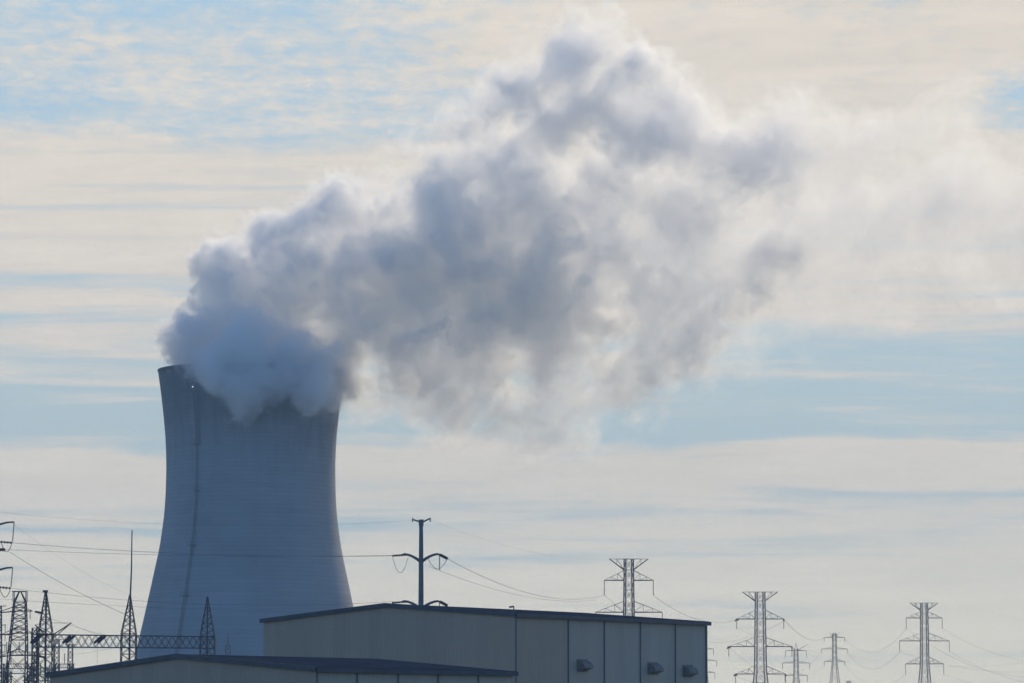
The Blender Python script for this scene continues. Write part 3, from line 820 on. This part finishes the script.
VOXEL = 0.85
def plume_tree():
    ng = bpy.data.node_groups.new('plume_density', 'GeometryNodeTree')
    ng.interface.new_socket('Geometry', in_out='INPUT', socket_type='NodeSocketGeometry')
    ng.interface.new_socket('Geometry', in_out='OUTPUT', socket_type='NodeSocketGeometry')
    t = NT(ng)
    gi = t.node('NodeGroupInput'); gout = t.node('NodeGroupOutput')
    P = t.node('GeometryNodeInputPosition').outputs[0]
    # curl the space: large rolls, then small ones
    w1 = t.vmath('SUBTRACT', t.noise(P, 0.030, 2.0, 0.5, color=True), (.5, .5, .5))
    w2 = t.vmath('SUBTRACT', t.noise(t.vmath('ADD', P, (91, 7, 33)), 0.085, 3.0, 0.55, color=True), (.5, .5, .5))
    px_, py_, pz_ = t.sep(P)
    grow = t.ramp(px_, at(250, 300, TD).x, at(460, 300, TD).x, 0.35, 1.0)     # rolls grow as the plume drifts
    Q = t.vmath('ADD', P, t.vmath('SCALE', w1, scale=t.math('MULTIPLY', grow, 26.0)))
    Q = t.vmath('ADD', Q, t.vmath('SCALE', w2, scale=t.math('MULTIPLY', grow, 12.0)))
    def field(lst, k):
        f = None
        for q in lst:
            c_, r_ = blob(*q)
            v = t.math('SUBTRACT', r_, t.vmath('DISTANCE', Q, c_))
            f = v if f is None else t.math('SMOOTH_MAX', f, v, k)
        return f
    fd, fv, fk, fs, ff = field(DENSE, 4.0), field(VEIL, 8.0), field(KNOT, 3.0), field(SPILL, 2.5), field(FRINGE, 3.0)
    n1 = t.math('SUBTRACT', t.noise(Q, 0.055, 6.0, 0.60, 0.4), 0.5)
    n2 = t.math('SUBTRACT', t.noise(t.vmath('ADD', P, (13, 57, 5)), 0.12, 6.0, 0.66, 0.9), 0.5)
    n3 = t.math('SUBTRACT', t.noise(t.vmath('ADD', Q, (71, 3, 29)), 0.33, 4.0, 0.6, 0.5), 0.5)
    er = t.math('MULTIPLY', t.math('ADD', t.math('MULTIPLY', n1, 40.0), t.math('ADD', t.math('MULTIPLY', n2, 26.0), t.math('MULTIPLY', n3, 15.0))), t.math('ADD', t.math('MULTIPLY', grow, 0.3), 0.7))
    dd = t.math('ADD', t.math('ADD', fd, er), 2.5)
    # the plume softens and thins downwind
    soft = t.ramp(px_, at(170, 300, TD).x, at(560, 300, TD).x, 2.5, 19.0, smooth=False)
    dens = t.node('ShaderNodeMapRange', interpolation_type='SMOOTHSTEP')
    t.put(dens.inputs[0], dd); t.put(dens.inputs[1], 0.0); t.put(dens.inputs[2], soft); t.put(dens.inputs[3], 0.0); t.put(dens.inputs[4], 1.0)
    core = t.math('MULTIPLY', dens.outputs[0], t.math('ADD', 0.14, t.math('MULTIPLY', dens.outputs[0], 0.86)))
    a = t.math('MULTIPLY', core, t.ramp(pz_, at(250, 362, TD).z, at(250, 318, TD).z, 0.19, 0.33, smooth=False))
    a = t.math('MULTIPLY', a, t.ramp(t.noise(t.vmath('ADD', Q, (5, 31, 77)), 0.040, 5.0, 0.6, 0.8), 0.34, 0.60, 0.40, 1.10))
    vv = t.ramp(t.math('ADD', fv, t.math('MULTIPLY', er, 0.95)), -3.0, 20.0)
    b = t.math('MULTIPLY', vv, t.ramp(px_, at(640, 300, TD).x, at(1000, 300, TD).x, 0.058, 0.044, smooth=False))
    kk = t.math('MULTIPLY', t.ramp(t.math('ADD', fk, t.math('MULTIPLY', er, 0.9)), -2.0, 17.0), 0.20)
    rr = t.math('MULTIPLY', t.ramp(t.math('ADD', ff, t.math('MULTIPLY', er, 0.9)), 0.0, 8.0), 0.078)
    ss = t.math('MULTIPLY', t.ramp(t.math('ADD', fs, t.math('MULTIPLY', er, 0.55)), 0.0, 4.0), 0.38)
    total = t.math('ADD', t.math('ADD', t.math('ADD', t.math('ADD', a, b), kk), ss), rr)
    tear = t.noise(t.vmath('ADD', Q, t.vmath('SCALE', t.noise(P, 0.16, 2.0, 0.5, color=True), scale=7.0)), 0.26, 6.0, 0.66, 0.8)
    total = t.math('MULTIPLY', total, t.ramp(tear, 0.37, 0.61, 0.22, 1.55))
    return t, gi, gout, total

t, gi, gout, total = plume_tree()
def vol_cube(res):
    vc = t.node('GeometryNodeVolumeCube')
    t.link(total, vc.inputs['Density'])
    vc.inputs['Background'].default_value = 0.0
    vc.inputs['Min'].default_value = lo; vc.inputs['Max'].default_value = hi
    for k, nm in enumerate(('Resolution X', 'Resolution Y', 'Resolution Z')):
        vc.inputs[nm].default_value = max(8, int((hi[k] - lo[k]) / res))
    return vc
# outer skin first: the surface where the steam begins
coarse = vol_cube(3.2)
v2m = t.node('GeometryNodeVolumeToMesh')
v2m.inputs['Threshold'].default_value = 0.003
t.link(coarse.outputs[0], v2m.inputs[0]); t.link(v2m.outputs[0], gout.inputs[0])
tmp = bpy.data.objects.new('steam_tmp', bpy.data.meshes.new('steam_tmp')); col.objects.link(tmp)
tmp.data.from_pydata([(0, 0, 0)], [], [])
md = tmp.modifiers.new('density', 'NODES'); md.node_group = t.t
dg = bpy.context.evaluated_depsgraph_get()
skin = bpy.data.meshes.new_from_object(tmp.evaluated_get(dg))
bpy.data.objects.remove(tmp)
skin.name = 'steam_plume'
# keep the plume's body, drop stray flecks
bm = bmesh.new(); bm.from_mesh(skin)
seen = set(); isl = []
for f in bm.faces:
    if f in seen: continue
    st = [f]; seen.add(f); cur = []
    while st:
        q = st.pop(); cur.append(q)
        for e in q.edges:
            for h in e.link_faces:
                if h not in seen: seen.add(h); st.append(h)
    isl.append(cur)
isl.sort(key=len, reverse=True)
print('steam skin islands', [len(i) for i in isl[:8]])
bmesh.ops.delete(bm, geom=[f for i in isl[1:] for f in i], context='FACES')
bm.to_mesh(skin); bm.free()
for p_ in skin.polygons: p_.use_smooth = True

M_STEAM = bpy.data.materials.new('white_water_vapour'); M_STEAM.use_nodes = True
st = NT(M_STEAM.node_tree); st.n.clear()
so = st.node('ShaderNodeOutputMaterial')
pv = st.node('ShaderNodeVolumePrincipled')
pv.inputs['Color'].default_value = (0.996, 0.992, 0.986, 1)
pv.inputs['Density'].default_value = 1.0
pv.inputs['Anisotropy'].default_value = 0.58
st.link(pv.outputs[0], so.inputs['Volume'])
# the skin itself is the faintest film of droplets
M_SKIN = bpy.data.materials.new('thin_vapour_film'); M_SKIN.use_nodes = True
st = NT(M_SKIN.node_tree); st.n.clear()
so = st.node('ShaderNodeOutputMaterial')
tr = st.node('ShaderNodeBsdfTransparent'); df = st.node('ShaderNodeBsdfTranslucent'); df.inputs[0].default_value = (.9, .9, .9, 1)
mx = st.node('ShaderNodeMixShader'); mx.inputs[0].default_value = 0.012
st.link(tr.outputs[0], mx.inputs[1]); st.link(df.outputs[0], mx.inputs[2]); st.link(mx.outputs[0], so.inputs['Surface'])
skin.materials.clear(); skin.materials.append(M_SKIN)

steam = bpy.data.objects.new('steam_plume', skin); col.objects.link(steam)
tag(steam, 'billowing white and grey steam plume drifting right from the cooling tower', 'steam plume')
steam['kind'] = 'thing'
fine_v = vol_cube(VOXEL)
sm = t.node('GeometryNodeSetMaterial'); sm.inputs['Material'].default_value = M_STEAM
t.link(fine_v.outputs[0], sm.inputs['Geometry'])
for lk in list(gout.inputs[0].links): t.t.links.remove(lk)
t.link(sm.outputs[0], gout.inputs[0])
vd = bpy.data.volumes.new('vapour_body'); vd.materials.append(M_STEAM)
vap = bpy.data.objects.new('vapour_body', vd); col.objects.link(vap); vap.parent = steam
md = vap.modifiers.new('density', 'NODES'); md.node_group = t.t

# ------------------------------------------------------------------ haze
HAZE = True
if HAZE:
    bm = bmesh.new(); box(bm, (-5700, -5700, -1.0), (5700, 5700, 330.0))
    M_HAZE = bpy.data.materials.new('thin_air_haze'); M_HAZE.use_nodes = True
    h = NT(M_HAZE.node_tree); h.n.clear()
    ho = h.node('ShaderNodeOutputMaterial'); hv = h.node('ShaderNodeVolumePrincipled')
    hv.inputs['Color'].default_value = (0.52, 0.76, 1.0, 1); hv.inputs['Density'].default_value = 0.00013; hv.inputs['Anisotropy'].default_value = 0.0
    h.link(hv.outputs[0], ho.inputs['Volume'])
    hz = obj('haze', bm, M_HAZE); hz['kind'] = 'stuff'
